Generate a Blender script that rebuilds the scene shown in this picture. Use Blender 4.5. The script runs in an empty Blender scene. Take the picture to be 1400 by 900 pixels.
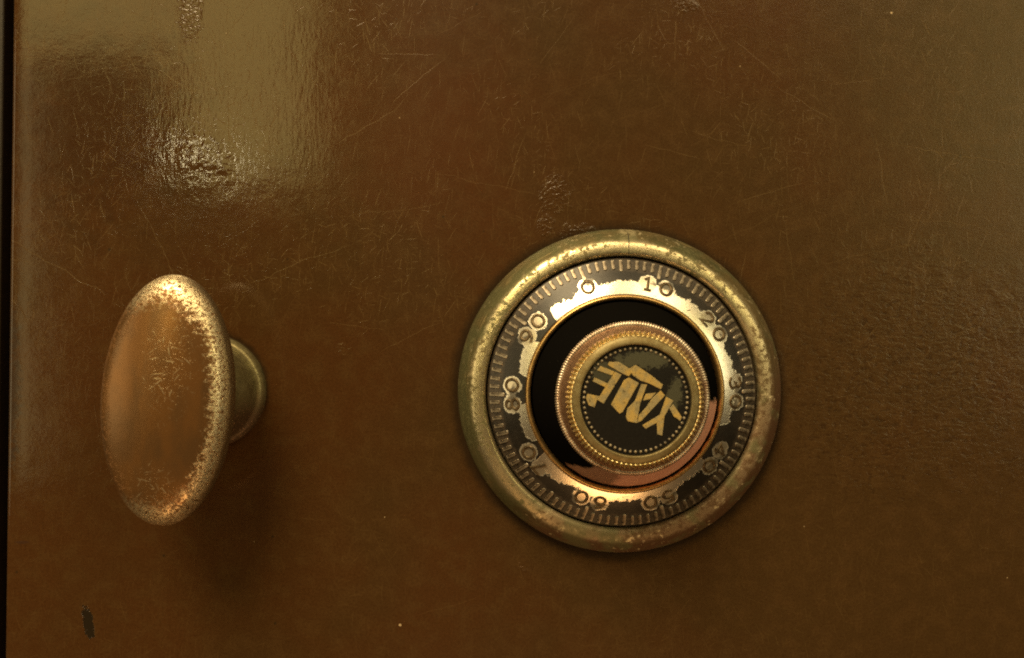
import bpy, math, random
from mathutils import Vector, Matrix
R = math.radians
rng = random.Random(7)
SC = bpy.context.scene
COL = SC.collection
MM = 0.001
PX = 0.194                     # millimetres on the door per photograph pixel
DIST = 210.0                   # camera to door, mm

# ------------------------------------------------------------------ camera
# scene frame: x right, z up, the door face is the plane y = 0 and the viewer stands at y < 0
cam = bpy.data.objects.new('camera', bpy.data.cameras.new('camera'))
COL.objects.link(cam)
cam.location = (0, -DIST * MM, 0)
cam.rotation_euler = (R(90), 0, 0)
cam.data.sensor_width = 36
cam.data.lens = 36 * DIST / (1400 * PX)
cam.data.clip_start = 0.005
cam.data.clip_end = 50
cam.data.dof.use_dof = True
cam.data.dof.focus_distance = (DIST - 10) * MM
cam.data.dof.aperture_fstop = 13
SC.camera = cam

# ------------------------------------------------------------------ world: a dim warm room
w = bpy.data.worlds.new('World'); SC.world = w; w.use_nodes = True
bg = w.node_tree.nodes['Background']
bg.inputs[0].default_value = (1.0, 0.66, 0.34, 1); bg.inputs[1].default_value = 0.03

SC.view_settings.view_transform = 'Standard'
SC.view_settings.look = 'None'
SC.view_settings.exposure = 0.0
SC.view_settings.gamma = 1.0

# ------------------------------------------------------------------ lamps of the room and an added fill
def area_lamp(name, loc, target, size, watts, colour, size_y=None, shape='RECTANGLE'):
    l = bpy.data.lights.new(name, 'AREA'); l.energy = watts; l.color = colour
    l.shape = shape; l.size = size
    if shape in ('RECTANGLE', 'ELLIPSE'): l.size_y = size_y or size
    o = bpy.data.objects.new(name, l); COL.objects.link(o)
    o.location = loc
    o.rotation_euler = (Vector(target) - Vector(loc)).to_track_quat('-Z', 'Y').to_euler()
    return o
area_lamp('ceiling_lamp', (-0.36, -0.74, 1.02), (0, 0, 0), 0.60, 21.0, (1, 0.75, 0.40), shape='DISK')
area_lamp('added_metal_fill', (0.55, -0.78, 0.92), (0, 0, 0), 0.62, 3.8, (1, 0.76, 0.40), shape='DISK')  # added unseen light, widens the gleam on the bare metal
area_lamp('bulb', (-0.485, -1.0, 0.262), (0, 0, 0), 0.034, 0.10, (1, 0.84, 0.50), shape='DISK')
# the lit wall across the room, round a dark doorway
area_lamp('lit_wall', (-0.577, -1.5, 0.608), (-0.577, 0, 0.608), 0.30, 1.5, (1, 0.79, 0.25), 0.584)
area_lamp('lit_wall_over_door', (-0.968, -1.5, 0.75), (-0.968, 0, 0.75), 0.465, 1.1, (1, 0.79, 0.26), 0.30)
area_lamp('lit_wall_beside_door', (-1.12, -1.5, 0.142), (-1.12, 0, 0.142), 0.16, 0.65, (1, 0.80, 0.34), 0.916)
area_lamp('side_wall', (-1.30, -0.70, 0.10), (-0.08, 0, 0), 0.6, 2.6, (1, 0.80, 0.42), 0.8)
area_lamp('window_glow', (1.35, -1.02, 0.26), (0.1, 0, 0.0), 0.46, 2.7, (1, 0.85, 0.50), 0.7)
area_lamp('far_window', (1.42, -1.6, 0.62), (0.1, 0, 0.0), 0.9, 3.1, (1, 0.84, 0.26), 1.0)
area_lamp('floor_glow', (0.0, -0.78, -0.98), (0, 0, 0), 0.56, 3.6, (1, 0.52, 0.19), 0.36)

SC.cycles.filter_width = 1.9
SC.cycles.max_bounces = 6
SC.cycles.use_adaptive_sampling = True
SC.cycles.adaptive_threshold = 0.02
SC.cycles.use_denoising = False

# ------------------------------------------------------------------ shader helper
class S:
    """a value or vector socket with arithmetic"""
    def __init__(s, b, sock): s.b = b; s.s = sock
    def __add__(s, o): return s.b.m('ADD', s, o)
    def __radd__(s, o): return s.b.m('ADD', o, s)
    def __sub__(s, o): return s.b.m('SUBTRACT', s, o)
    def __rsub__(s, o): return s.b.m('SUBTRACT', o, s)
    def __mul__(s, o): return s.b.m('MULTIPLY', s, o)
    def __rmul__(s, o): return s.b.m('MULTIPLY', o, s)
    def __truediv__(s, o): return s.b.m('DIVIDE', s, o)

class B:
    def __init__(b, name):
        b.mat = bpy.data.materials.new(name); b.mat.use_nodes = True
        b.t = b.mat.node_tree
        b.p = b.t.nodes['Principled BSDF']
        tc = b.t.nodes.new('ShaderNodeTexCoord')
        vm = b.t.nodes.new('ShaderNodeVectorMath'); vm.operation = 'SCALE'
        b.t.links.new(tc.outputs['Object'], vm.inputs[0]); vm.inputs['Scale'].default_value = 1000
        b.v = S(b, vm.outputs[0])                       # millimetres, object frame
        sp = b.t.nodes.new('ShaderNodeSeparateXYZ'); b.t.links.new(vm.outputs[0], sp.inputs[0])
        b.x, b.y, b.z = (S(b, sp.outputs[i]) for i in range(3))
    def put(b, sock, val):
        if isinstance(val, S): b.t.links.new(val.s, sock)
        elif isinstance(val, (tuple, list)) and len(val) == 3 and sock.type == 'RGBA': sock.default_value = (*val, 1)
        else: sock.default_value = val
    def m(b, op, x, y=0.0, z=0.0):
        n = b.t.nodes.new('ShaderNodeMath'); n.operation = op
        b.put(n.inputs[0], x); b.put(n.inputs[1], y); b.put(n.inputs[2], z)
        return S(b, n.outputs[0])
    def abs(b, x): return b.m('ABSOLUTE', x)
    def mx(b, x, y): return b.m('MAXIMUM', x, y)
    def mn(b, x, y): return b.m('MINIMUM', x, y)
    def ss(b, x, lo, hi, a=0.0, z=1.0):
        n = b.t.nodes.new('ShaderNodeMapRange'); n.interpolation_type = 'SMOOTHSTEP'
        b.put(n.inputs[0], x); n.inputs[1].default_value = lo; n.inputs[2].default_value = hi
        n.inputs[3].default_value = a; n.inputs[4].default_value = z
        return S(b, n.outputs[0])
    def vec(b, x, y, z=0.0):
        n = b.t.nodes.new('ShaderNodeCombineXYZ')
        for i, q in enumerate((x, y, z)): b.put(n.inputs[i], q)
        return S(b, n.outputs[0])
    def noise(b, v, scale, detail=3, rough=0.55, dist=0.0):
        n = b.t.nodes.new('ShaderNodeTexNoise'); b.put(n.inputs['Vector'], v)
        n.inputs['Scale'].default_value = scale; n.inputs['Detail'].default_value = detail
        n.inputs['Roughness'].default_value = rough; n.inputs['Distortion'].default_value = dist
        return S(b, n.outputs['Fac'])
    def voro(b, v, scale, feature='F1'):
        n = b.t.nodes.new('ShaderNodeTexVoronoi'); n.feature = feature
        b.put(n.inputs['Vector'], v); n.inputs['Scale'].default_value = scale
        return n
    def mixc(b, f, a, c):
        n = b.t.nodes.new('ShaderNodeMix'); n.data_type = 'RGBA'
        b.put(n.inputs[0], f); b.put(n.inputs[6], a); b.put(n.inputs[7], c)
        return S(b, n.outputs[2])
    def mixf(b, f, a, c):
        n = b.t.nodes.new('ShaderNodeMix'); n.data_type = 'FLOAT'
        b.put(n.inputs[0], f); b.put(n.inputs[2], a); b.put(n.inputs[3], c)
        return S(b, n.outputs[0])
    def blob(b, cx, cy, rx, ry, wob=None, lo=1.15, hi=0.75):
        """1 inside an ellipse in millimetres, 0 outside; wob makes the edge ragged"""
        dx = (b.x - cx) / rx; dy = (b.y - cy) / ry
        d = b.m('SQRT', dx * dx + dy * dy)
        if wob is not None: d = d + wob
        return b.ss(d, hi, lo, 1.0, 0.0)
    def scratches(b, cell, length, width, thresh, off, bias=None):
        """short straight scratches, one per random cell, each with its own heading"""
        if not hasattr(b, 'warp'):
            b.warp = ((b.noise(b.v, 0.10, 2) - 0.5) * 6.0, (b.noise(b.vec(b.y, b.x, 3.3), 0.12, 2) - 0.5) * 6.0)
        k = min(0.6, cell / 70)
        wv = b.vec(b.x + b.warp[0] * k + off, b.y + b.warp[1] * k - off * 0.7)
        n = b.voro(wv, 1.0 / cell); n.voronoi_dimensions = '2D'
        d = b.t.nodes.new('ShaderNodeVectorMath'); d.operation = 'SUBTRACT'
        b.put(d.inputs[0], wv); b.t.links.new(n.outputs['Position'], d.inputs[1])
        sp = b.t.nodes.new('ShaderNodeSeparateXYZ'); b.t.links.new(d.outputs[0], sp.inputs[0])
        dx, dy = S(b, sp.outputs[0]), S(b, sp.outputs[1])
        cs = b.t.nodes.new('ShaderNodeSeparateColor'); b.t.links.new(n.outputs['Color'], cs.inputs[0])
        cr, cg, cb = (S(b, cs.outputs[i]) for i in range(3))
        a = cr * 6.2832 if bias is None else (cr - 0.5) * bias[1] + bias[0]
        c, s = b.m('COSINE', a), b.m('SINE', a)
        u = dx * c + dy * s
        t = b.abs(dy * c - dx * s + u * u * ((cb - 0.5) * (0.08 / length)))
        return b.ss(t, width * 0.35, width, 1, 0) * b.ss(b.abs(u), length * 0.4, length, 1, 0) * b.ss(cg, thresh, thresh + 0.25) * (cb * 0.75 + 0.25)
    def bump(b, h, strength=1.0, dist=0.1, prev=None):
        n = b.t.nodes.new('ShaderNodeBump'); n.inputs['Strength'].default_value = strength
        n.inputs['Distance'].default_value = dist * MM
        b.put(n.inputs['Height'], h)
        if prev is not None: b.put(n.inputs['Normal'], prev)
        return S(b, n.outputs[0])
    def out(b, col=None, rough=None, metal=None, nrm=None, spec=None, coat=None):
        p = b.p
        if col is not None: b.put(p.inputs['Base Color'], col)
        if rough is not None: b.put(p.inputs['Roughness'], rough)
        if metal is not None: b.put(p.inputs['Metallic'], metal)
        if nrm is not None: b.put(p.inputs['Normal'], nrm)
        if spec is not None: b.put(p.inputs['Specular IOR Level'], spec)
        if coat is not None: b.put(p.inputs['Coat Weight'], coat)
        return b.mat

def at(px, py):
    """photograph pixel -> millimetres on the door plane"""
    return ((px - 700) * PX, (450 - py) * PX)

# ------------------------------------------------------------------ materials
def door_paint():
    b = B('brown_enamel')
    wob = b.noise(b.v, 0.16, 4) - 0.5
    wob2 = b.noise(b.v, 0.6, 3) - 0.5
    big = b.noise(b.v, 0.018, 3)
    fine = b.noise(b.v, 1.5, 3, 0.75)
    mott = b.noise(b.v, 0.22, 4)
    base = b.mixc(b.ss(big + b.x * 0.0011 - b.y * 0.0004, 0.36, 0.62), (0.065, 0.0280, 0.0085), (0.056, 0.0305, 0.0100))
    base = b.mixc(b.ss(mott, 0.42, 0.68) * 0.5, base, (0.078, 0.042, 0.014))
    base = b.mixc(b.ss(fine, 0.35, 0.75) * 0.55, base, (0.034, 0.014, 0.004))
    base = b.mixc(b.blob(*at(560, 190), 34, 26, wob * 1.6, 1.5, 0.1) * 0.3, base, (0.082, 0.027, 0.0085))
    dark_reflection = b.blob(*at(120, 170), 24, 26, wob * 2.4 + wob2 * 0.7, 1.5, 0.35)  # dark gap in the wall's reflection, painted into the enamel colour
    base = b.mixc(dark_reflection * 0.45, base, (0.026, 0.014, 0.006))
    # scratches
    s1 = b.scratches(3.6, 1.75, 0.10, 0.0, 0.0)
    s2 = b.scratches(7, 3.4, 0.12, 0.0, 31.0, (R(85), R(70)))
    s3 = b.scratches(24, 11.8, 0.11, 0.0, 77.0)
    s4 = b.scratches(2.0, 0.98, 0.08, 0.0, 140.0)
    s5 = b.scratches(58, 28.5, 0.12, 0.0, 210.0, (R(-28), R(90)))
    s6 = b.scratches(4.4, 2.15, 0.09, 0.0, 300.0, (R(88), R(24)))
    s7 = b.scratches(40, 19.5, 0.10, 0.0, 412.0, (R(6), R(50)))
    dense = b.ss(b.noise(b.v, 0.03, 2), 0.42, 0.62)
    ur = b.ss(b.y, -30, 15)                       # hands and keys scuff the upper half more
    scr = b.mx(b.mx(s1 * (dense * 0.6 + 0.2), s2 * (dense * 0.3 + 0.35)), b.mx(b.mx(s3 * 0.55, b.mx(s5, s7) * 0.55), b.mx(s4 * (dense * 0.5 + 0.15), s6 * (dense * 0.4 + 0.25))))
    scr = scr * (ur * 0.6 + 0.4)
    base = b.mixc(scr * 0.50, base, (0.20, 0.13, 0.045))
    # specks of bare metal and dust
    n = b.voro(b.v, 0.14); spd = S(b, n.outputs['Distance'])
    cs = b.t.nodes.new('ShaderNodeSeparateColor'); b.t.links.new(n.outputs['Color'], cs.inputs[0])
    rr = S(b, cs.outputs[0])
    speck = b.ss(spd - rr * rr * 0.035, 0.008, 0.024, 1, 0) * b.ss(S(b, cs.outputs[1]), 0.70, 0.9)
    base = b.mixc(speck * 0.75, base, (0.55, 0.42, 0.25))
    dspd = S(b, b.voro(b.vec(b.x + 40, b.y - 17, b.z), 0.09).outputs['Distance'])
    base = b.mixc(b.ss(dspd, 0.02, 0.05, 1, 0) * 0.8, base, (0.03, 0.018, 0.008))
    # paint chip at the lower left, grime down the left edge, dark nick
    cx, cy = at(126, 858)
    sk = b.x - cx + (b.y - cy) * 0.22
    chipd = b.m('POWER', b.m('POWER', b.abs(sk) / 1.3, 3.0) + b.m('POWER', b.abs(b.y - cy) / 4.3, 3.0), 0.333) + wob2 * 1.3 + (b.noise(b.v, 1.6, 2) - 0.5) * 0.8
    chip = b.ss(chipd, 0.86, 1.02, 1, 0)
    chip_lit_edge = b.ss(chipd, 0.92, 1.05, 1, 0) * b.ss(chipd, 1.05, 1.3, 1, 0) * b.ss(sk, 0.3, 1.0)
    base = b.mixc(chip_lit_edge * 0.6, base, (0.24, 0.16, 0.08))  # lit edge of the chip, painted into the colour
    base = b.mixc(chip, base, (0.020, 0.014, 0.008))
    grime = b.blob(*at(18, 540), 2.6, 26, wob * 2.2 + wob2 * 2.2, 1.1, 0.3)
    base = b.mixc(grime * 0.8, base, (0.040, 0.028, 0.020))
    nick = b.blob(*at(35, 750), 2.4, 0.45, wob2 * 1.0, 1.1, 0.6)
    base = b.mixc(nick * 0.8, base, (0.045, 0.022, 0.012))
    # grime packed along the seam round the dial and the stem
    gx, gy = at(846, 534)
    gr = b.m('SQRT', (b.x - gx) * (b.x - gx) + (b.y - gy) * (b.y - gy)) + wob2 * 1.6 + wob * 1.5
    seam = b.ss(gr, 42.8, 45.8, 1, 0)
    hx, hy = at(287.5, 534.5)
    hr = b.m('SQRT', (b.x - hx) * (b.x - hx) + (b.y - hy) * (b.y - hy)) + wob2 * 1.6 + wob * 1.5
    seam = b.mx(seam, b.ss(hr, 14.4, 16.4, 1, 0))
    base = b.mixc(seam * 0.85, base, (0.022, 0.013, 0.006))
    # relief
    orange = b.noise(b.v, 0.75, 2, 0.5)
    leath = b.noise(b.vec(b.x * 0.75, b.y * 1.3, b.z), 0.62, 3, 0.6, 0.6)
    lmask = b.blob(*at(1235, 520), 42, 34, wob * 1.2, 1.25, 0.5)
    base = b.mixc(lmask * b.ss(leath, 0.36, 0.47, 1, 0) * 0.5, base, (0.024, 0.011, 0.004))
    vert = b.noise(b.vec(b.x * 2.0, b.y * 0.55, 7.0), 0.55, 3, 0.55, 0.3)
    vmask = b.blob(*at(330, 170), 27, 30, wob * 1.0, 1.3, 0.6)
    peb = b.noise(b.v, 0.55, 1, 0.4, 0.5)
    pmask = b.blob(*at(275, 215), 8.5, 6.0, wob * 1.4, 1.3, 0.4)
    d1 = b.blob(*at(757, 266), 4.2, 4.8, wob2 * 1.6, 1.2, 0.5)
    d2 = b.blob(*at(744, 308), 2.2, 3.8, wob2 * 1.6, 1.2, 0.5)
    d3 = b.blob(*at(790, 318), 5.6, 2.6, wob2 * 1.6, 1.2, 0.5)
    d4 = b.blob(*at(932, 2), 3.0, 2.4, wob2 * 1.6, 1.2, 0.5)
    d5 = b.blob(*at(722, 772), 2.4, 1.6, wob2 * 1.6, 1.2, 0.5)
    d6 = b.blob(*at(255, 20), 3.6, 9, wob2 * 1.2, 1.2, 0.5)
    d7 = b.blob(*at(470, 482), 2.4, 2.0, wob2 * 1.6, 1.2, 0.5)
    dents = b.mx(b.mx(b.mx(d1, d2), b.mx(d3, d4)), b.mx(b.mx(d5 * 0.6, d6 * 0.6), d7 * 0.5))
    dn = b.noise(b.vec(b.x * 0.8, b.y * 1.4, 2.0), 1.1, 1, 0.5, 0.5)
    h = orange * 0.04 + leath * lmask * 0.62 + vert * vmask * 0.11 + peb * pmask * 0.26 + dn * dents * 0.75
    h = h + fine * b.ss(b.x, -20, 60) * 0.10 - scr * 0.06 - chip * 0.8 + fine * 0.018 + b.noise(b.v, 0.10, 2) * 0.22
    nrm = b.bump(h, 1.0, 0.30)
    # gloss: old enamel, smoother at the left
    low = b.ss(b.y, 12, 46)
    rough = 0.085 + mott * 0.06 + scr * 0.1 + b.ss(b.x, -60, -20) * 0.13 - dents * 0.04
    spot = b.blob(*at(272, 212), 15, 13, wob * 0.8, 1.4, 0.5)          # a patch still polished
    rough = b.mixf(spot, rough, 0.045 + scr * 0.08)
    spec = 0.48
    return b.out(base, rough, 0.0, nrm, spec)

def worn_brass(name, shade=1.0):
    """olive old brass with pale rubbed streaks and rusty brown that doubles as painted shade at lower right"""
    b = B(name)
    ang = b.m('ARCTAN2', b.x, b.y)
    rad = b.m('SQRT', b.x * b.x + b.y * b.y)
    n1 = b.noise(b.v, 0.09, 4); n2 = b.noise(b.v, 0.7, 4, 0.65); n3 = b.noise(b.v, 3.0, 2)
    streak = b.noise(b.vec(ang * 6.0, rad * 1.6, b.z * 1.6), 1.0, 4, 0.6)
    col = b.mixc(b.ss(n1, 0.38, 0.62), (0.22, 0.168, 0.078), (0.135, 0.120, 0.055))
    col = b.mixc(b.ss(streak, 0.5, 0.72) * 0.6, col, (0.52, 0.405, 0.20))
    brown = b.ss(b.y - b.x * 0.70 + (n1 - 0.5) * 40, -34, 4, 1, 0)  # rust brown, with lower-right shade painted into the same mask
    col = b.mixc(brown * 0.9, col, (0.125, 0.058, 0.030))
    pit = b.ss(n2 + (n1 - 0.5) * 0.5, 0.56, 0.66)
    col = b.mixc(pit * 0.6, col, (0.14, 0.095, 0.04))
    chipped = b.ss(n2, 0.34, 0.44, 1, 0) * b.ss(b.noise(b.v, 0.25, 3), 0.46, 0.58)
    col = b.mixc(chipped * 0.7, col, (0.80, 0.68, 0.44))
    seamp = b.ss(b.abs(ang - 0.045 + (n2 - 0.5) * 0.05), 0.035, 0.065, 1, 0) * b.ss(n2, 0.35, 0.5)
    col = b.mixc(seamp * 0.6, col, (0.75, 0.66, 0.42))
    crest = b.ss(rad + (n2 - 0.5) * 2.2 + (n1 - 0.5) * 4.0 + (streak - 0.5) * 2.0, 38.0, 39.8, 1, 0)
    crest = crest * b.ss(n2 + (n1 - 0.5) * 0.3, 0.50, 0.60, 1, 0.08) * (1 - brown * 0.85)
    col = b.mixc(crest * 0.85, col, (0.92, 0.80, 0.52))
    green = b.ss(b.noise(b.vec(b.x + 50, b.y, b.z), 0.12, 3) - b.x * 0.002, 0.44, 0.60) * (1 - crest)
    col = b.mixc(green * 0.7, col, (0.15, 0.155, 0.075))
    nrm = b.bump(n2 * 0.6 + n3 * 0.4 + streak * 0.35 + crest * 0.25, 0.7, 0.11)
    rough = 0.42 + n2 * 0.18 + brown * 0.1 - crest * 0.18
    return b.out(col, rough, b.mixf(crest, b.mixf(b.mx(pit * 0.6, brown * 0.8), 0.75, 0.3), 0.95), nrm)

def pull_metal():
    b = B('lacquered_brass')
    n1 = b.noise(b.v, 0.10, 4); n2 = b.noise(b.v, 0.75, 4, 0.7); n3 = b.noise(b.v, 2.2, 3, 0.6)
    ex = b.x / 15.5; ey = b.y / 29.9
    er = b.m('SQRT', ex * ex + ey * ey)
    col = b.mixc(b.ss(b.noise(b.vec(b.x * 0.6, b.y * 0.25, b.z), 0.22, 3), 0.38, 0.66), (0.215, 0.102, 0.032), (0.155, 0.082, 0.032))
    # lacquer rubbed off along the right rim, the top and the lower rim
    side = b.mx(b.ss(ex + ey * 0.25, 0.05, 0.55), b.mx(b.ss(ey, 0.62, 0.95), b.ss(ey, -0.70, -0.98)))
    edge = b.ss(er + (n2 - 0.5) * 0.55 + (n1 - 0.5) * 0.25, 0.74, 0.89) * side
    nick = b.mx(b.scratches(2.6, 1.25, 0.17, 0.0, 5.0), b.mx(b.scratches(4.2, 2.0, 0.15, 0.1, 61.0), b.ss(b.noise(b.v, 2.6, 3, 0.6), 0.60, 0.68)))
    patch = b.blob(2.5, 8, 5.5, 11, (n2 - 0.5) * 3.0, 1.3, 0.3) * nick * 0.45
    patch2 = b.blob(0.0, -20, 5.0, 5.5, (n2 - 0.5) * 3.0, 1.3, 0.3) * nick * 0.4
    bare = b.mx(edge, b.mx(patch, patch2))
    bare = b.mx(patch, b.mx(patch2, edge * b.ss(b.noise(b.v, 1.5, 4, 0.7) + edge * 0.04, 0.43, 0.53)))
    col = b.mixc(bare, col, (0.98, 0.84, 0.56))
    rust = b.ss(b.noise(b.v, 1.1, 3, 0.7), 0.52, 0.62) * b.ss(er + (n1 - 0.5) * 0.3, 0.66, 0.88)
    col = b.mixc(rust * 0.75, col, (0.20, 0.095, 0.035))
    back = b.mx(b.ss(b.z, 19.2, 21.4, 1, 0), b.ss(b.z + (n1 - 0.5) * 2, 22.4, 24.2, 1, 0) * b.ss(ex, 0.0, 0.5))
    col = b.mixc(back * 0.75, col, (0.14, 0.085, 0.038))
    nrm = b.bump(n2 * 0.22 * (bare + 0.06) + bare * 0.25 + n3 * 0.035 + rust * (-0.4) + n1 * 0.8, 0.7, 0.16)
    rough = b.mixf(bare, 0.24, 0.34) + n3 * 0.10 + rust * 0.2
    return b.out(col, rough, b.mixf(bare, b.mixf(rust, 0.55, 0.3), 0.95), nrm)

DIAL_TURN = -18.7                       # heading of the zero, degrees clockwise from up
DIG_R, DIG_A = 28.4, 4.9
def dial_enamel():
    b = B('worn_black_enamel')
    ang = b.m('ARCTAN2', b.x, b.y)
    rad = b.m('SQRT', b.x * b.x + b.y * b.y)
    n1 = b.noise(b.v, 0.16, 3); n2 = b.noise(b.v, 0.8, 4, 0.65); n3 = b.noise(b.v, 3, 2)
    deg = ang * 57.29578
    # band rubbed bare next to the inner rim; wider at the top, missing at two places
    lim = 27.2 + (n1 - 0.5) * 4.0 + (n2 - 0.5) * 3.0 + b.ss(b.abs(deg - 12), 55, 105, 1.2, 0.1)
    for c, wd in ((-51, 10), (-88, 9), (119, 13), (-122, 5)):
        lim = lim - b.ss(b.abs(deg - c), wd * 0.55, wd * 1.1, 5.0, 0.0)
    bare = b.ss(rad - lim + (n3 - 0.5) * 0.7, -0.22, 0.2, 1, 0)
    bare = bare * b.ss(b.noise(b.v, 1.6, 3), 0.66, 0.72, 1, 0.1)
    # paint also gone around the raised figures
    k = b.m('FLOORED_MODULO', deg - DIAL_TURN + 18.0, 36.0) - 18.0
    wrap = b.m('FLOORED_MODULO', deg - DIAL_TURN + 180.0, 360.0) - 180.0
    da = (b.abs(k) - b.ss(b.abs(wrap), 17.9, 18.0) * DIG_A) * (DIG_R / 57.29578)
    dr = rad - DIG_R
    dd = b.m('SQRT', da * da + dr * dr) + (n2 - 0.5) * 1.6 + (n1 - 0.5) * 1.2
    halo = b.ss(dd, 2.2, 2.45, 1, 0) * b.ss(b.noise(b.v, 0.28, 2), 0.40, 0.52, 0.15, 0.9)
    mask = b.mx(bare, halo)
    metalc = b.mixc(b.ss(n2, 0.35, 0.7) * 0.4, (0.97, 0.92, 0.80), (0.88, 0.80, 0.62))
    metalc = b.mixc(b.ss(dd, 1.9, 2.2, 1, 0) * 0.35, metalc, (0.40, 0.29, 0.15))
    black = b.mixc(b.ss(n1, 0.4, 0.7) * 0.7, (0.012, 0.010, 0.008), (0.028, 0.022, 0.017))
    outer = b.ss(rad + (n2 - 0.5) * 1.4, 30.6, 31.6) * 0.55
    black = b.mixc(outer * b.ss(n2, 0.3, 0.6), black, (0.085, 0.064, 0.046))
    col = b.mixc(mask, black, metalc)
    rough = b.mixf(mask, 0.34, 0.25) + n3 * 0.08
    nrm = b.bump(mask * -0.4 + n2 * 0.20 + n3 * 0.1, 0.8, 0.09)
    return b.out(col, rough, mask * 0.95, nrm)

def skirt_enamel():
    b = B('black_over_copper')
    ang = b.m('ARCTAN2', b.x, b.y); deg = ang * 57.29578
    rad = b.m('SQRT', b.x * b.x + b.y * b.y)
    n1 = b.noise(b.v, 0.35, 4, 0.6); n2 = b.noise(b.v, 1.3, 3, 0.65)
    d = b.m('FLOORED_MODULO', deg, 360.0)
    a = b.ss(d + (n1 - 0.5) * 14, 92, 95) * b.ss(d + (n1 - 0.5) * 10 - (rad - 18.5) * 3.2, 205, 209, 1, 0)
    mask = a * b.ss(rad + (n1 - 0.5) * 1.2, 22.9, 23.2, 1, 0)
    mask = mask * b.ss(n2, 0.64, 0.70, 1, 0.15)
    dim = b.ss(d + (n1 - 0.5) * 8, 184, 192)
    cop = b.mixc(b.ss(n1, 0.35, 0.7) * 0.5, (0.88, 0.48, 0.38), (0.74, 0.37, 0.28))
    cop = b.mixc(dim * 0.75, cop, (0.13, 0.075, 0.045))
    fleck = b.ss(n2, 0.68, 0.74) * 0.35
    blk = b.mixc(fleck, (0.005, 0.0045, 0.004), (0.05, 0.04, 0.03))
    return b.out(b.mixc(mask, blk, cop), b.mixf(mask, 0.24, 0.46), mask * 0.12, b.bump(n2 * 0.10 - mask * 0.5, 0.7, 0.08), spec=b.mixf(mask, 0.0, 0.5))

def simple(name, c1, c2, rough, metal, scale=0.8, bump=0.3, dark=None):
    b = B(name)
    n = b.noise(b.v, scale, 4, 0.65); n2 = b.noise(b.v, scale * 4, 2)
    col = b.mixc(b.ss(n, 0.35, 0.66), c1, c2)
    if dark is not None: col = b.mixc(b.ss(b.noise(b.v, scale * 1.7, 3), 0.55, 0.68) * 0.7, col, dark)
    return b.out(col, rough + n2 * 0.15, metal, b.bump(n * 0.5 + n2 * 0.3, bump, 0.08))

def stem_metal(name, c1, c2, rough, metal, *_):
    b = B(name)
    n = b.noise(b.v, 0.5, 4, 0.65); n2 = b.noise(b.v, 2.0, 2)
    col = b.mixc(b.ss(n, 0.35, 0.66), c1, c2)
    under_shade = b.ss(b.y + (n - 0.5) * 9 + b.x * 0.2, -4, 5, 1, 0)        # underside shade painted into the brass colour
    col = b.mixc(under_shade * 0.9, col, (0.075, 0.035, 0.016))
    col = b.mixc(b.ss(n2, 0.60, 0.68) * under_shade, col, (0.40, 0.22, 0.12))
    return b.out(col, rough + n2 * 0.15 + under_shade * 0.15, b.mixf(under_shade, metal, 0.25), b.bump(n * 0.6 + n2 * 0.4, 0.6, 0.1))

def face_enamel():
    b = B('black_logo_disc')
    n1 = b.noise(b.v, 0.5, 4, 0.6); n2 = b.noise(b.v, 2.0, 3)
    cx, cy = 0.3, 9.7
    lab = b.blob(1.2, 9.2, 6.6, 2.1, (n1 - 0.5) * 1.8 + (n2 - 0.5) * 0.7, 1.1, 0.7)
    lab2 = b.blob(9.0, 1.4, 2.1, 3.4, (n1 - 0.5) * 1.8 + (n2 - 0.5) * 0.7, 1.1, 0.7)
    lab3 = b.blob(-6.6, 6.6, 3.4, 2.6, (n1 - 0.5) * 2.0, 1.0, 0.85) * 0.7
    lab = b.mx(b.mx(lab, lab2), lab3)
    col = b.mixc(lab * 0.9, (0.008, 0.007, 0.006), (0.050, 0.050, 0.028))
    return b.out(col, 0.30 + n2 * 0.15 + lab * 0.2, 0.0, b.bump(lab * 0.5 + n2 * 0.1, 0.6, 0.05))

def foil():
    b = B('rubbed_gold_leaf')
    n1 = b.noise(b.v, 0.35, 4, 0.6); n2 = b.noise(b.v, 1.6, 3, 0.6)
    col = b.mixc(b.ss(n1, 0.36, 0.62), (0.54, 0.38, 0.12), (0.36, 0.30, 0.16))
    col = b.mixc(b.ss(n2, 0.55, 0.72) * 0.55, col, (0.15, 0.12, 0.055))
    n3 = b.noise(b.v, 0.9, 5, 0.75)
    col = b.mixc(b.ss(n3, 0.58, 0.66) * 0.7, col, (0.022, 0.018, 0.010))
    return b.out(col, 0.42 + n2 * 0.2, 0.35, b.bump(n2, 0.5, 0.06))

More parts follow.
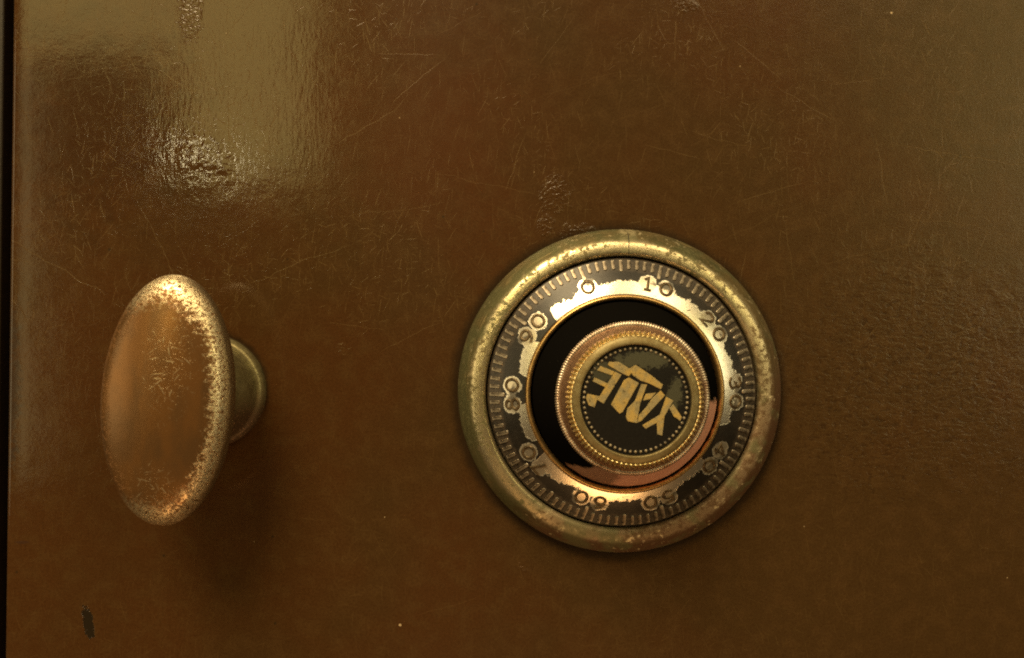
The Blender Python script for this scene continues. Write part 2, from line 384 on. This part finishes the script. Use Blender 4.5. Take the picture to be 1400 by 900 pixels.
M = dict(
    door=door_paint(), bezel=worn_brass('old_brass'), pull=pull_metal(), plate=dial_enamel(), skirt=skirt_enamel(),
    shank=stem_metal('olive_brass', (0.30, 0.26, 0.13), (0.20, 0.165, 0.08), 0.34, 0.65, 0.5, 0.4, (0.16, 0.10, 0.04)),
    gold=simple('polished_gold_brass', (0.78, 0.52, 0.22), (0.68, 0.42, 0.16), 0.30, 0.95, 0.6, 0.3, (0.34, 0.18, 0.06)),
    bead=simple('rubbed_nickel', (0.76, 0.66, 0.54), (0.50, 0.38, 0.28), 0.32, 0.9, 0.3, 0.2, (0.30, 0.17, 0.10)),
    band=simple('brown_brass', (0.30, 0.185, 0.115), (0.24, 0.135, 0.075), 0.42, 0.7, 0.7, 0.4, (0.12, 0.07, 0.04)),
    teeth=simple('bright_brass', (0.88, 0.72, 0.38), (0.78, 0.58, 0.26), 0.30, 0.95, 0.5, 0.2),
    rim=simple('dull_olive_brass', (0.27, 0.225, 0.115), (0.20, 0.15, 0.065), 0.45, 0.7, 0.6, 0.3),
    digit=simple('worn_figure_metal', (0.17, 0.125, 0.07), (0.085, 0.06, 0.035), 0.40, 0.6, 1.3, 0.5, (0.03, 0.022, 0.015)),
    tick=simple('worn_mark_metal', (0.48, 0.42, 0.33), (0.17, 0.14, 0.105), 0.36, 0.75, 0.35, 0.3, (0.05, 0.038, 0.028)),
    dot=simple('grey_bead_metal', (0.34, 0.29, 0.20), (0.22, 0.18, 0.12), 0.42, 0.6, 0.2, 0.1, (0.04, 0.035, 0.03)),
    face=face_enamel(), foil=foil(),
    dark=simple('dark_gap', (0.012, 0.010, 0.008), (0.02, 0.016, 0.012), 0.6, 0.0),
    jamb=simple('dark_brown_enamel', (0.020, 0.012, 0.006), (0.014, 0.009, 0.005), 0.40, 0.0, 0.5, 0.3),
)

# ------------------------------------------------------------------ mesh helpers (millimetres)
def mesh_data(name, verts, faces, mat, sharp=35, smooth=True):
    me = bpy.data.meshes.new(name)
    me.from_pydata([(x * MM, y * MM, z * MM) for x, y, z in verts], [], faces)
    me.validate(); me.update()
    me.materials.append(mat)
    if smooth:
        me.polygons.foreach_set('use_smooth', [True] * len(me.polygons))
        me.set_sharp_from_angle(angle=R(sharp))
    return me

def link(name, data, parent=None):
    o = bpy.data.objects.new(name, data); COL.objects.link(o)
    if parent is not None: o.parent = parent
    return o

def lathe(profile, segs=192, mod=None):
    """profile of (radius, height) turned about z; mod(i_profile, angle) -> radius offset"""
    vs, fs = [], []
    n = len(profile)
    for k in range(segs):
        a = 2 * math.pi * k / segs
        for i, (r, z) in enumerate(profile):
            dz = 0
            if mod is not None:
                q = mod(i, k, a)
                r += q[0]; dz = q[1]
            vs.append((r * math.sin(a), r * math.cos(a), z + dz))
    for k in range(segs):
        k2 = (k + 1) % segs
        for i in range(n - 1):
            fs.append((k * n + i, k * n + i + 1, k2 * n + i + 1, k2 * n + i))
    return vs, fs

def chaikin(pts, it=2):
    for _ in range(it):
        q = [pts[0]]
        for a, c in zip(pts, pts[1:]):
            q.append((a[0] * .75 + c[0] * .25, a[1] * .75 + c[1] * .25))
            q.append((a[0] * .25 + c[0] * .75, a[1] * .25 + c[1] * .75))
        q.append(pts[-1]); pts = q
    return pts

def lathe_obj(name, profile, mat, parent, segs=192, mod=None, sharp=35, soft=0):
    if soft: profile = chaikin(profile, soft)
    v, f = lathe(profile, segs, mod)
    o = link(name, mesh_data(name, v, f, mat, sharp), parent)
    return o

def thing(name, px, py, label, cat):
    x, y = at(px, py)
    o = bpy.data.objects.new(name, None); COL.objects.link(o)
    o.empty_display_size = 0.01
    o.location = (x * MM, 0, y * MM)
    o.rotation_euler = (R(90), 0, 0)          # local z leaves the door towards the viewer
    o['label'] = label; o['category'] = cat
    return o

def extrude(poly, h, inset=0.06, hole=None):
    """a flat plate of outline poly (counter-clockwise) with a small chamfer"""
    n = len(poly)
    cx = sum(p[0] for p in poly) / n; cy = sum(p[1] for p in poly) / n
    vs = [(x, y, 0) for x, y in poly] + [(x, y, h - inset) for x, y in poly]
    top = []
    for i in range(n):
        p, c, q = Vector(poly[i - 1]), Vector(poly[i]), Vector(poly[(i + 1) % n])
        d1 = (c - p).normalized(); d2 = (q - c).normalized()
        nn = Vector((-d1.y - d2.y, d1.x + d2.x))
        nn = nn.normalized() if nn.length > 1e-6 else Vector((-d1.y, d1.x))
        top.append((c.x + nn.x * inset, c.y + nn.y * inset, h))
    vs += top
    fs = []
    for l in (0, 1):
        for i in range(n):
            j = (i + 1) % n
            fs.append((l * n + i, l * n + j, (l + 1) * n + j, (l + 1) * n + i))
    fs.append(tuple(range(2 * n, 3 * n)))
    return vs, fs

# ------------------------------------------------------------------ the door and the frame beside it
TILT = R(0.72)
def door_slab():
    x0, x1, y0, y1 = -133.7, 190.0, -150.0, 150.0
    r = 1.3
    prof = [(x0 + 0.0, -22.0), (x0, -r)]
    for k in range(1, 9):
        a = math.pi / 2 * k / 8
        prof.append((x0 + r - r * math.cos(a), -r + r * math.sin(a)))
    prof += [(x0 + 6, 0.0), (x0 + 60, 0.0), (x0 + 160, 0), (x1, 0.0), (x1, -22.0)]
    ys = [y0, y0 / 2, 0, y1 / 2, y1]
    vs, fs = [], []
    for y in ys:
        for x, z in prof: vs.append((x, y, z))
    n = len(prof)
    for j in range(len(ys) - 1):
        for i in range(n - 1):
            fs.append((j * n + i, j * n + i + 1, (j + 1) * n + i + 1, (j + 1) * n + i))
        fs.append((j * n + n - 1, j * n, (j + 1) * n, (j + 1) * n + n - 1))
    fs.append(tuple(reversed(range(n)))); fs.append(tuple((len(ys) - 1) * n + i for i in range(n)))
    return vs, fs
v, f = door_slab()
door = link('safe_door', mesh_data('safe_door', v, f, M['door'], 40))
door.rotation_euler = (R(90), TILT, 0)
door['kind'] = 'structure'
door['label'] = 'scratched glossy brown enamelled steel door of an old safe'

def bar(x0, x1, y0, y1, z0, z1, r):
    prof = [(x0, z0), (x0, z1)]
    for k in range(0, 7):
        a = math.pi / 2 * k / 6
        prof.append((x1 - r + r * math.sin(a), z1 - r + r * math.cos(a)))
    prof += [(x1, z0)]
    n = len(prof)
    vs = [(x, y0, z) for x, z in prof] + [(x, y1, z) for x, z in prof]
    fs = [(i, (i + 1) % n, n + (i + 1) % n, n + i) for i in range(n)]
    fs += [tuple(reversed(range(n))), tuple(range(n, 2 * n))]
    return vs, fs
v, f = bar(-175, -141.0, -150, 150, -40, -8.0, 0.7)
frame = link('safe_frame', mesh_data('safe_frame', v, f, M['jamb'], 40))
frame.rotation_euler = (R(90), TILT, 0)
frame['kind'] = 'structure'; frame['label'] = 'dark brown steel frame beyond the gap at the edge of the safe door'
v, f = bar(-160, -120, -150, 150, -46, -40.5, 0.5)
back = link('door_rebate', mesh_data('door_rebate', v, f, M['dark'], 40))
back.rotation_euler = (R(90), TILT, 0); back['kind'] = 'structure'; back['label'] = 'dark back of the gap between the safe door and its frame'

# ------------------------------------------------------------------ oval pull knob
pull = thing('door_pull', 287.5, 534.5, 'worn oval brass pull on a round stem, bare metal showing along its rim', 'pull knob')
def oval(profile, sx, sy, segs=128):
    vs, fs = [], []
    n = len(profile)
    for k in range(segs):
        a = 2 * math.pi * k / segs
        for (q, z) in profile:
            vs.append((sx * q * math.sin(a), sy * q * math.cos(a), z))
    for k in range(segs):
        k2 = (k + 1) % segs
        for i in range(n - 1):
            fs.append((k * n + i, k * n + i + 1, k2 * n + i + 1, k2 * n + i))
    return vs, fs
gp = [(0.30, 15.6), (0.55, 16.0), (0.75, 16.8), (0.90, 17.8), (0.97, 19.0), (1.0, 20.6), (0.995, 22.2), (0.965, 23.8), (0.90, 25.3), (0.84, 26.1), (0.72, 26.95), (0.55, 27.7), (0.35, 28.35), (0.15, 28.7), (0.001, 28.8)]
v, f = oval(chaikin(gp, 2), 15.6, 30.0)
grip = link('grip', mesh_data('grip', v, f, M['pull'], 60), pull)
grip.rotation_euler = (0, 0, R(-3.2)); grip.location = (-1.75 * MM, -0.5 * MM, 0)
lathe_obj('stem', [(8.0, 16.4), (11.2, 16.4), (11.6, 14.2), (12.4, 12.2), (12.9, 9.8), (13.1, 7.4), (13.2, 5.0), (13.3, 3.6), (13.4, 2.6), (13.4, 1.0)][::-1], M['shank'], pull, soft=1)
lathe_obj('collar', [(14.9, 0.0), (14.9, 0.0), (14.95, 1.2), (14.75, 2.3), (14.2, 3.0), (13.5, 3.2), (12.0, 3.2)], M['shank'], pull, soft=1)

# ------------------------------------------------------------------ combination dial
dial = thing('combination_dial', 846, 534, 'round combination lock dial with worn black number ring and knurled centre knob', 'dial')
BEZEL = [(42.6, 0.0), (42.6, 0.0), (42.65, 1.2), (42.2, 2.4), (41.2, 3.8), (40.0, 5.2), (39.0, 6.2), (38.2, 6.6), (37.2, 6.85), (36.2, 6.95), (35.6, 6.8), (35.15, 6.3), (35.1, 5.6), (35.1, 2.0), (35.1, 2.0)]
bez = lathe_obj('bezel', BEZEL, M['bezel'], dial, 256, soft=2)
vs, fs = [], []
for r, z in chaikin(BEZEL, 2):
    if 35.3 < r < 41.6 and z > 3:
        k = len(vs)
        vs += [(-0.11, r, z - 0.05), (-0.09, r, z + 0.03), (0.09, r, z + 0.03), (0.11, r, z - 0.05)]
        if k: fs += [(k - 4 + i, k - 3 + i, k + 1 + i, k + i) for i in range(3)]
im = link('index_mark', mesh_data('index_mark', vs, fs, M['dark'], 60), bez)
im.rotation_euler = (0, 0, R(-2.6))
lathe_obj('recess', [(36.2, 2.2), (20.0, 2.2)][::-1], M['dark'], dial, 96)

R0, H0, R1, H1 = 34.55, 5.9, 24.9, 11.3
plate = lathe_obj('dial_plate', [(34.55, 2.6), (34.55, 2.6), (34.7, 5.5), (34.45, 5.95), (34.2, 6.09), (33.9, 6.26), (30, 8.44), (25.2, 11.13), (24.9, 11.2), (24.6, 11.0), (24.6, 9.0)], M['plate'], dial, 256, sharp=50)
slope = math.atan2(H1 - H0, R0 - R1)
def cone_frame(deg, r, lift=0.0, turn=0.0):
    """frame on the plate: x clockwise, y outwards down the slope, z off the surface"""
    a = R(deg)
    z = H0 + (R0 - r) * math.tan(slope)
    out = Vector((math.sin(a), math.cos(a), 0))
    ex = Vector((math.cos(a), -math.sin(a), 0))
    ey = (out * math.cos(slope) - Vector((0, 0, 1)) * math.sin(slope)).normalized()
    ez = ex.cross(ey)
    m = Matrix((ex, ey, ez)).transposed().to_4x4()
    p = (out * r + Vector((0, 0, z)) + ez * lift) * MM
    return Matrix.Translation(p) @ m @ Matrix.Rotation(turn, 4, 'Z')

# graduations: 100 raised marks, longer at fives and tens
def tick_mesh(name, ln, wd):
    pts = []
    for k in range(7):
        a = math.pi + math.pi * k / 6
        pts.append((wd * math.cos(a), -ln + wd + wd * math.sin(a)))
    pts += [(wd * 0.9, 0), (-wd * 0.9, 0)]
    v, f = extrude(pts, 0.30, 0.13)
    return mesh_data(name, v, f, M['tick'], 30)
tm = {1: tick_mesh('tick_mark_short', 2.9, 0.50), 5: tick_mesh('tick_mark_five', 3.6, 0.52), 10: tick_mesh('tick_mark_ten', 4.4, 0.52)}
for i in range(100):
    kind = 10 if i % 10 == 0 else 5 if i % 5 == 0 else 1
    o = link('tick_mark', tm[kind], plate)
    o.matrix_local = cone_frame(DIAL_TURN + i * 3.6 + rng.uniform(-.12, .12), 34.0, -0.06)

# figures as rounded raised strokes
def arc(cx, cy, rx, ry, a0, a1, n=12):
    return [(cx + rx * math.cos(R(a0 + (a1 - a0) * k / n)), cy + ry * math.sin(R(a0 + (a1 - a0) * k / n))) for k in range(n + 1)]
FIG = {
    0: [(arc(0, 0, 1.25, 1.55, 0, 360, 20)[:-1], True)],
    1: [([(-0.7, 0.95), (0.05, 1.6), (0.05, -1.6)], False), ([(-0.75, -1.65), (0.85, -1.65)], False)],
    2: [(arc(0, 0.65, 1.1, 0.95, 170, -35, 10) + [(-1.05, -1.6), (1.15, -1.6)], False)],
    3: [(arc(0, 0.8, 1.0, 0.8, 160, -80, 9) + arc(0, -0.75, 1.15, 0.9, 80, -160, 10), False)],
    4: [([(0.5, -1.7), (0.5, 1.65), (-1.15, -0.7), (1.15, -0.7)], False)],
    5: [([(1.0, 1.6), (-0.75, 1.6), (-0.9, 0.2)] + arc(0, -0.55, 1.1, 1.05, 130, -150, 11), False)],
    6: [([(0.75, 1.55), (-0.3, 1.2), (-1.0, 0.2)] + arc(0, -0.6, 1.1, 1.0, 170, -185, 14), False)],
    7: [([(-1.1, 1.6), (1.1, 1.6), (-0.25, -1.65)], False)],
    8: [(arc(0, 0.82, 0.88, 0.8, 0, 360, 16)[:-1], True), (arc(0, -0.8, 1.1, 0.9, 0, 360, 16)[:-1], True)],
    9: [(arc(0, 0.6, 1.1, 1.0, 350, 0, 14) + [(1.0, -0.2), (0.3, -1.2), (-0.75, -1.55)], False)],
}
def stroke_mesh(name, strokes, half=0.36, h=0.32):
    vs, fs = [], []
    sec = [(-1, 0), (-0.92, 0.55), (-0.55, 0.95), (0, 1.0), (0.55, 0.95), (0.92, 0.55), (1, 0)]
    m = len(sec)
    for pts, closed in strokes:
        base = len(vs); n = len(pts)
        for i in range(n):
            p = Vector(pts[i])
            a = Vector(pts[i - 1]) if (i > 0 or closed) else p
            c = Vector(pts[(i + 1) % n]) if (i < n - 1 or closed) else p
            d1 = (p - a).normalized() if (p - a).length > 1e-6 else (c - p).normalized()
            d2 = (c - p).normalized() if (c - p).length > 1e-6 else d1
            t = (d1 + d2); t = t.normalized() if t.length > 1e-3 else d1
            nn = Vector((-t.y, t.x)); k = 1 / max(0.55, nn.dot(Vector((-d1.y, d1.x))))
            for u, z in sec:
                q = p + nn * (u * half * k)
                vs.append((q.x, q.y, z * h))
        rng_i = range(n if closed else n - 1)
        for i in rng_i:
            j = (i + 1) % n
            for s in range(m - 1):
                fs.append((base + i * m + s, base + i * m + s + 1, base + j * m + s + 1, base + j * m + s))
        if not closed:
            fs.append(tuple(base + s for s in range(m)))
            fs.append(tuple(base + (n - 1) * m + s for s in reversed(range(m))))
    return mesh_data(name, vs, [tuple(reversed(q)) for q in fs], M['digit'], 50)
fm = {d: stroke_mesh('numeral_%d' % d, s) for d, s in FIG.items()}
for t in range(10):
    digs = [0] if t == 0 else [t, 0]
    for k, d in enumerate(digs):
        off = 0 if len(digs) == 1 else (-DIG_A if k == 0 else DIG_A)
        o = link('numeral', fm[d], plate)
        o.matrix_local = cone_frame(DIAL_TURN + t * 36 + off, DIG_R, -0.08) @ Matrix.Diagonal((1.15, 1.12, 1, 1))

lathe_obj('rim_ring', [(24.9, 10.6), (24.95, 11.4), (24.7, 11.9), (24.3, 12.05), (23.8, 11.8), (23.6, 11.2), (23.6, 8.0)], M['gold'], dial, 192, soft=2)

# centre knob
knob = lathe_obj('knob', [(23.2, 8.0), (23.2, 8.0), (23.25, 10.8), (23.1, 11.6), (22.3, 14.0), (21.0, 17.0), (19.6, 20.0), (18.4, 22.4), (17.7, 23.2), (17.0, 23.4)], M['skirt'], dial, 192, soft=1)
NB = 176
lathe_obj('beaded_edge', [(17.7, 22.6), (18.15, 23.2), (18.2, 23.7), (17.9, 24.15), (17.5, 24.3), (17.0, 24.2)], M['bead'], knob, NB * 4,
          lambda i, k, a: ((0.20 * (math.cos(a * NB) * 0.5) if 0 < i < 5 else 0), (0.14 * math.cos(a * NB) * 0.5 if 0 < i < 5 else 0)), sharp=70)
lathe_obj('band', [(17.3, 24.05), (17.1, 24.25), (16.8, 24.9), (16.35, 25.9), (16.0, 26.8), (15.7, 27.2), (15.2, 27.3)], M['band'], knob, 160, soft=1)
NT = 86
lathe_obj('milled_ring', [(15.3, 26.9), (15.85, 27.15), (15.8, 27.7), (15.35, 28.4), (14.9, 28.75), (14.6, 28.7)], M['teeth'], knob, NT * 6,
          lambda i, k, a: ((0.62 * (abs((a * NT / (2 * math.pi)) % 1 - 0.5) * 2 - 0.6) if 0 < i < 4 else 0), (0.34 * (abs((a * NT / (2 * math.pi)) % 1 - 0.5) * 2 - 0.6) if 0 < i < 5 else 0)), sharp=25)
lathe_obj('flat_rim', [(14.8, 28.55), (14.6, 28.85), (14.2, 29.1), (13.4, 29.35), (12.95, 29.4), (12.75, 29.25), (12.7, 28.4)], M['rim'], knob, 160, soft=1)
lathe_obj('logo_disc', [(12.75, 28.5), (11.0, 28.62), (6.0, 28.72), (0.002, 28.75)], M['face'], knob, 128)
# tiny border beads round the disc
vs, fs = [], []
ND = 62
for i in range(ND):
    a = 2 * math.pi * i / ND
    cx, cy, r = 11.85 * math.sin(a), 11.85 * math.cos(a), 0.40
    b0 = len(vs)
    for ring, (q, z) in enumerate(((1, 0), (0.8, 0.6), (0.4, 0.92))):
        for k in range(8):
            t = 2 * math.pi * k / 8
            vs.append((cx + r * q * math.cos(t), cy + r * q * math.sin(t), 28.5 + r * z))
    vs.append((cx, cy, 28.5 + r))
    for ring in range(2):
        for k in range(8):
            k2 = (k + 1) % 8
            fs.append((b0 + ring * 8 + k, b0 + ring * 8 + k2, b0 + ring * 8 + 8 + k2, b0 + ring * 8 + 8 + k))
    for k in range(8): fs.append((b0 + 16 + k, b0 + 16 + (k + 1) % 8, b0 + 24))
bd = link('bead_border', mesh_data('bead_border', vs, fs, M['dot'], 80), knob); bd['kind'] = 'stuff'

# lettering on the disc, upside down as the knob stands: Y A L E in rubbed gold
def zp(x, y):
    """outline point measured on an enlargement of the disc -> millimetres on the disc"""
    px, py = 785 + x * 170 / 900, 465 + y * 170 / 900
    k = PX / (DIST / (DIST - 28.8))
    return ((px - 869.6) * k, (548.6 - py) * k)
LETTERS = [
    [[(495, 625), (520, 650), (600, 606), (604, 690), (640, 700), (656, 560), (720, 445), (668, 418), (622, 548)]],
    [[(490, 325), (530, 330), (480, 470), (466, 550), (455, 608), (390, 595), (376, 565), (388, 500), (440, 450)],
     [(456, 606), (470, 552), (530, 486), (566, 430), (628, 372), (660, 408), (490, 592)],
     [(500, 446), (520, 396), (596, 388), (556, 434)]],
    [[(268, 475), (330, 540), (352, 530), (470, 318), (398, 278), (362, 300)],
     [(398, 270), (350, 250), (245, 188), (255, 165), (325, 165), (390, 205), (420, 240)]],
    [[(345, 258), (298, 236), (170, 440), (215, 468)],
     [(294, 236), (276, 264), (168, 226), (194, 194)],
     [(244, 320), (226, 348), (136, 306), (150, 278)],
     [(184, 414), (166, 446), (150, 496), (108, 480), (88, 428), (98, 396)]],
    [[(392, 218), (448, 188), (560, 262), (645, 330), (630, 364), (545, 322), (480, 300), (425, 262)]],
    [[(690, 500), (720, 472), (782, 565), (770, 592), (722, 560)]],
]
NAMES = ['letter', 'letter', 'letter', 'letter', 'foil_stroke', 'foil_stroke']
for nm, polys in zip(NAMES, LETTERS):
    vs, fs = [], []
    for q, poly in enumerate(polys):
        pts = [zp(*p) for p in poly]
        ar = sum(a[0] * c[1] - c[0] * a[1] for a, c in zip(pts, pts[1:] + pts[:1]))
        if ar < 0: pts.reverse()
        v, f = extrude(pts, 0.22 - 0.03 * q, 0.06)
        k = len(vs); vs += v; fs += [tuple(i + k for i in t) for t in f]
    o = link(nm, mesh_data(nm, vs, fs, M['foil'], 30), knob)
    o.location = (0, 0, 28.62 * MM)
